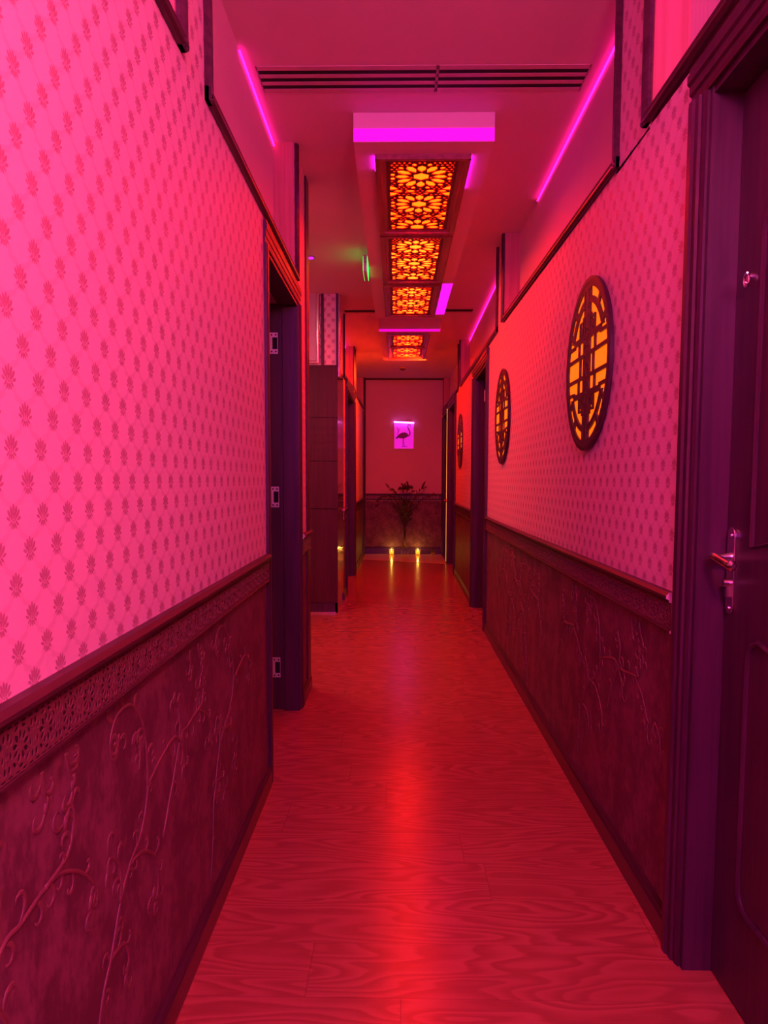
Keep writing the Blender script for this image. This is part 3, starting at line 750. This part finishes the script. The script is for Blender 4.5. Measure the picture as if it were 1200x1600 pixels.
vent(.166, .79, 3.18, 3.35, 3, 'right half of the near slotted ceiling vent')
vent(-.53, -.212, 7.47, 7.67, 1, 'thin slot vent on the ceiling left of the long light box end')
vent(.455, .76, 7.44, 7.64, 1, 'thin slot vent on the ceiling right of the long light box end')
def detector(x, y, label):
    r = thing('smoke_detector', label, 'smoke detector', (x, y, ZC), 'smoke detectors')
    keep(MB().lathe([(.055, 0), (.055, -.012), (.048, -.018)], (x, y, ZC), 24).done('detector_base', M_VENT, smooth=True), r)
    keep(MB().lathe([(.040, -.018), (.036, -.036), (.020, -.042)], (x, y, ZC), 24).done('detector_head', mat('detector_dark', (.10, .05, .05), .5), smooth=True), r)
detector(.09, 11.3, 'small round smoke detector on the ceiling near the end wall')
detector(.20, 10.35, 'small round smoke detector on the ceiling just behind the last lattice lamp')
# exit sign beside the long box
r = thing('exit_sign', 'green lit exit sign hung under the ceiling left of the long light box', 'sign', (-.232, 5.70, ZC))
def k_(o): return keep(o, r)
k_(MB().box(-.248, -.222, 5.55, 5.86, 2.775, 2.895).done('sign_case', mat('sign_case_white', (.62, .45, .62), .35), bevel=.003))
for yy in (5.60, 5.79): k_(MB().box(-.236, -.230, yy, yy + .02, 2.895, ZC).done('hanger', M_HINGE))
k_(MB().box(-.2225, -.2185, 5.56, 5.85, 2.785, 2.885).done('sign_face', mat('exit_green', (.05, .8, .2), .4, emit=(.06, 1.6, .20))))
k_(MB().box(-.2515, -.2475, 5.56, 5.85, 2.785, 2.885).done('sign_face', bpy.data.materials['exit_green']))
for zz_ in (2.872, 2.840): k_(MB().lathe([(.005, -.003), (.005, 0)], (-.235, 5.55, zz_), 8, 'Y').done('screw', M_CHROME))
# violet spotlight at the mouth of the side passage
r = thing('ceiling_spotlight', 'tiny violet spotlight on the ceiling beside the wall corner post', 'spotlight', (-.655, 5.75, ZC))
k_(MB().lathe([(.030, 0), (.030, -.008), (.024, -.010)], (-.655, 5.75, ZC), 20).done('spot_ring', M_CHROME, smooth=True))
k_(MB().lathe([(.022, -.010), (.018, -.016), (.006, -.019)], (-.655, 5.75, ZC), 16).done('spot_bulb', mat('violet_glow', (.4, .1, .8), .4, emit=(1.6, .02, 3.2)), smooth=True))
# ================================================================== ROUND WALL LATTICES
def arc(r, a0, a1, n=8): return [(r * math.cos(math.radians(a0 + (a1 - a0) * i / n)), r * math.sin(math.radians(a0 + (a1 - a0) * i / n))) for i in range(n + 1)]
def medallion_holes():
    hs = []
    q = []                                          # one quadrant, mirrored four ways
    q.append(arc(.885, 80.5, 55) + arc(.785, 55, 79))
    q.append(arc(.885, 50, 33) + arc(.785, 33, 50))
    q.append(arc(.885, 29, 20.5, 4) + [(.60, .31), (.60, .35), (.72, .35)] + arc(.785, 27.5, 29, 2))
    q.append([(.06, .87), (.06, .64), (.105, .64), (.105, .87)])
    q.append([(.345, .365), (.60, .365)] + arc(.71, 31.5, 79, 12) + [(.135, .655), (.135, .58), (.185, .58), (.185, .54), (.345, .54)])
    q.append([(.245, .37), (.315, .37), (.315, .51), (.205, .51), (.205, .40), (.225, .40), (.225, .485), (.285, .485), (.285, .405), (.245, .405)])
    q.append([(.06, .585), (.06, .475), (.095, .475), (.095, .585)]); q.append([(.135, .555), (.135, .35), (.18, .35), (.18, .555)])
    q.append(rect(.145, .335, .150, .295)); q.append([(.385, .150), (.865, .150)] + arc(.882, 11.5, 17.5, 3) + [(.56, .270), (.56, .295), (.385, .295)])
    for h in q:
        for sx in (1, -1):
            for sy in (1, -1): hs.append([(sx * x, sy * y) for x, y in h])
    for sx in (1, -1):
        hs.append([(sx * x, y) for x, y in rect(.145, .27, -.105, .105)]); hs.append([(sx * x, y) for x, y in [(.32, -.105), (.875, -.105), (.882, 0), (.875, .105), (.32, .105)]])
    for k in range(9):
        y = .40 - k * .1; sg = 1 if k % 2 else -1
        hs.append(ellipse(.030 * sg, y, .046, .030, sg * .6 + PI / 2, 10)); hs.append(ellipse(-.056 * sg, y, .026, .018, sg * .5, 8)); hs.append(ellipse(.066 * sg, y + .045, .022, .012, .8 * sg, 7))
    return hs
R_M = .325
MED = plate_mesh('fretwork', arc(1, 0, 354, 59), medallion_holes(), .007 / .325)
MED.materials.append(M_MEDAL)
def medallion(y, z, label):
    x = XR(y)
    r = thing('wall_lattice', label, 'wall lamp', (x, y, z), 'round lattices on the right wall')
    o = bpy.data.objects.new('fretwork', MED); C.objects.link(o); o.scale = (R_M, R_M, R_M)
    o.matrix_world = Matrix.Translation((x - .0133, y, z)) @ Matrix(((0, 0, -1, 0), (-1, 0, 0, 0), (0, 1, 0, 0), (0, 0, 0, 1))) @ Matrix.Scale(R_M, 4)
    o.parent = r; o.matrix_parent_inverse = Matrix.Translation((-x, -y, -z))
    keep(MB().lathe([(R_M * .985, -.002), (R_M * .985, -.0080)], (x, y, z), 60, 'X').done('back_box', M_MEDAL), r)
    keep(MB().lathe([(R_M * .93, -.0082), (R_M * .93, -.0094)], (x, y, z), 48, 'X').done('glow_panel', M_E_MED), r)
    k = MB(); n = 60
    pts = [(x - .0160, y + R_M * .955 * math.cos(2 * PI * i / n), z + R_M * .955 * math.sin(2 * PI * i / n)) for i in range(n + 1)]
    k.tube(pts, .0115, 6, (Vector((1, 0, 0)), .28), caps=False); keep(k.done('rim', M_MEDAL, smooth=True), r)
medallion(2.885, 1.690, 'nearest and largest round orange lattice lamp on the right wall')
medallion(5.17, 1.688, 'middle round orange lattice lamp on the right wall, just before the doorway')
medallion(8.96, 1.72, 'farthest and smallest round orange lattice lamp on the right wall, beyond the doorway')
# ================================================================== END WALL: picture, vase, candles
px0, px1, pz0, pz1 = -.048, .298, 1.765, 2.205
r = thing('picture', 'small framed flamingo picture on the end wall', 'picture', ((px0 + px1) / 2, YEND, pz0))
f = MB(); t = .014
f.box(px0, px1, YEND - .018, YEND, pz0, pz0 + t).box(px0, px1, YEND - .018, YEND, pz1 - t, pz1).box(px0 + .0005, px0 + t, YEND - .0175, YEND, pz0 + .0005, pz1 - .0005).box(px1 - t, px1 - .0005, YEND - .0175, YEND, pz0 + .0005, pz1 - .0005)
k_(f.done('picture_frame', mat('pale_frame', (.72, .45, .62), .4)))
k_(MB().box(px0 + t, px1 - t, YEND - .010, YEND - .002, pz0 + t, pz1 - t).done('print', mat('print_glow', (.80, .42, .80), .5, emit=(.42, .0, .52))))  # violet light put into the print's own colour
g = MB(); gx, gz = px0, pz0
def fl(u, v): return (px0 + .346 * u, YEND - .0112, pz0 + .44 * v)
pal = mat('flamingo_ink', (.20, .05, .28), .6)
def blob(pts, a=YEND - .0125, b=YEND - .0095): g.prism([(fl(u, v)[0], fl(u, v)[2]) for u, v in pts], 'Y', a, b)
blob(ellipse(.46, .52, .24, .115, .12, 18)); blob([(.30, .58), (.12, .46), (.10, .38), (.30, .44)], YEND - .0130, YEND - .0096)
g.tube([fl(u, v) for u, v in catmull([(.62, .50), (.74, .52), (.79, .62), (.74, .74), (.69, .84), (.72, .93), (.79, .92), (.83, .86)], 5)], [.014 - .0002 * i for i in range(36)], 6, (Vector((0, 1, 0)), .2))
for pts in ([(.46, .46), (.45, .28), (.46, .10)], [(.49, .46), (.49, .26), (.52, .12)], [(.40, .10), (.66, .10)], [(.15, .85), (.22, .70), (.20, .52)], [(.28, .80), (.20, .58)]): g.tube([fl(*p) for p in pts], .0045, 5, (Vector((0, 1, 0)), .3))
k_(g.done('flamingo', pal))
r = thing('picture_light', 'bright white-violet light bar along the top of the flamingo picture', 'picture light', ((px0 + px1) / 2, YEND, pz1))
k_(MB().box(px0 + .03, px1 - .03, YEND - .04, YEND, pz1 + .006, pz1 + .018).done('lamp_bracket', M_CHROME))
k_(MB().tube([(px0 + .004, YEND - .045, pz1 + .010), (px1 - .004, YEND - .045, pz1 - .004)], .0135, 10).done('light_tube', mat('tube_glow', (1, .8, 1), .4, emit=(5.0, .9, 5.5)), smooth=True))
vx, vy = .145, 12.36
r = thing('vase', 'tall slim glass vase with a round base in front of the end wall', 'vase', (vx, vy, 0))
k_(MB().lathe([(.028, 0.0), (.055, .012), (.072, .05), (.068, .10), (.040, .135), (.026, .16), (.022, .25), (.024, .36), (.033, .445), (.036, .452), (.030, .452), (.026, .44), (.016, .30), (.016, .17), (.012, .16)], (vx, vy, 0), 28).done('vase_body', M_GLASS, smooth=True))
for k in range(4):
    a = k * PI / 2 + .4
r = thing('dried_plant', 'dark dried leafy branches standing in the glass vase', 'plant', (vx, vy, .17))
rnd = random.Random(11)
tips = [(-.40, 1.02), (-.30, 1.13), (-.17, 1.06), (-.03, 1.16), (.05, 1.18), (.12, 1.05), (.32, 1.12), (.47, 1.02), (-.24, .98), (.22, 1.0)]
for i, (dx, zt) in enumerate(tips):
    yv = vy - .03 - .05 * rnd.random()
    bend = [(vx, vy, .18), (vx + dx * .03, vy, .46), (vx + dx * .22, (vy + yv) / 2, .46 + (zt - .46) * .42), (vx + dx * .52, yv, .46 + (zt - .46) * .78), (vx + dx * .84, yv, zt - .02), (vx + dx, yv, zt - (.07 if abs(dx) > .3 and dx < .3 else -.01))]
    s = MB(); s.tube(bend, [.005, .005, .0045, .004, .003, .002], 6)
    l = s
    P = [Vector(p) for p in bend]
    for j in range(9):
        t = 1.6 + j * .42; i0 = min(int(t), 4); fr_ = min(t - i0, 1.0)
        p = P[i0].lerp(P[i0 + 1], fr_); d = (P[i0 + 1] - P[i0]).normalized()
        sd = Vector((rnd.choice((-1, 1)) * rnd.uniform(.3, .9), rnd.uniform(-.5, .2), rnd.uniform(-.1, .5)))
        l.leaf(p, d * .8 + sd, d.cross(Vector((0, 1, 0))) + Vector((0, .3, 0)), rnd.uniform(.06, .12), rnd.uniform(.006, .014), .35)
    if i in (3, 4):                                  # bushy central head
        for j in range(12):
            a = 2 * PI * j / 12; l.leaf(P[5] - Vector((0, 0, .07)), (math.cos(a), -.2, .5 + .5 * math.sin(a)), (math.sin(a) + .01, .1, math.cos(a)), .10, .016, .3)
    if i == 6: l.leaf(P[4], (.45, 0, .9), (1, 0, -.3), .15, .018, 0)
    k_(l.done('branch', M_LEAF))
lw = MB()                                            # foliage mass low in the bunch
for j in range(46):
    a = rnd.uniform(0, 2 * PI); hz = rnd.uniform(.50, .92); k = (hz - .40) * .34
    lw.leaf((vx + math.cos(a) * k * rnd.random(), vy + min(math.sin(a) * k, .05), hz), (math.cos(a) * .7, math.sin(a) * .3 - .1, .75), (-math.sin(a), math.cos(a), 0.2), rnd.uniform(.08, .16), rnd.uniform(.010, .020), .3)
k_(lw.done('foliage', M_LEAF))
def candle(x, y, label):
    r = thing('candle', label, 'candle', (x, y, 0), 'candles on the floor at the end wall')
    keep(MB().lathe([(.030, .0), (.040, .006), (.044, .04), (.046, .085), (.042, .085), (.040, .045), (.034, .012), (.01, .010)], (x, y, 0), 20).done('glass_holder', mat('amber_glass', (1, .75, .35), .08, trans=.9), smooth=True), r)
    keep(MB().lathe([(.034, .012), (.036, .05), (.030, .054), (.004, .050)], (x, y, 0), 18).done('wax', mat('glowing_wax', (1, .8, .4), .5, emit=(1.6, .80, .12)), smooth=True), r)
    fo = MB().lathe([(.001, .050), (.006, .058), (.008, .066), (.005, .078), (.0008, .094)], (x, y, 0), 12).done('flame', mat('flame_glow', (1, .8, .3), .5, emit=(150, 80, 16)), smooth=True)
    keep(fo, r)
    fl_ = bulb('candle_light', (x, y, .115), .012, .6, (1.0, .50, .07)); fl_.parent = r; fl_.location = (0, 0, .115)
candle(-.075, 12.36, 'lit candle in a small glass left of the vase'); candle(.365, 12.36, 'lit candle in a small glass right of the vase')
r = thing('glass_bowl', 'small unlit glass holder on the floor right of the lit candles', 'candle holder', (.62, 12.36, 0))
k_(MB().lathe([(.026, 0), (.036, .006), (.040, .05), (.042, .09), (.038, .09), (.034, .04), (.02, .012)], (.62, 12.36, 0), 18).done('glass_cup', M_GLASS, smooth=True))
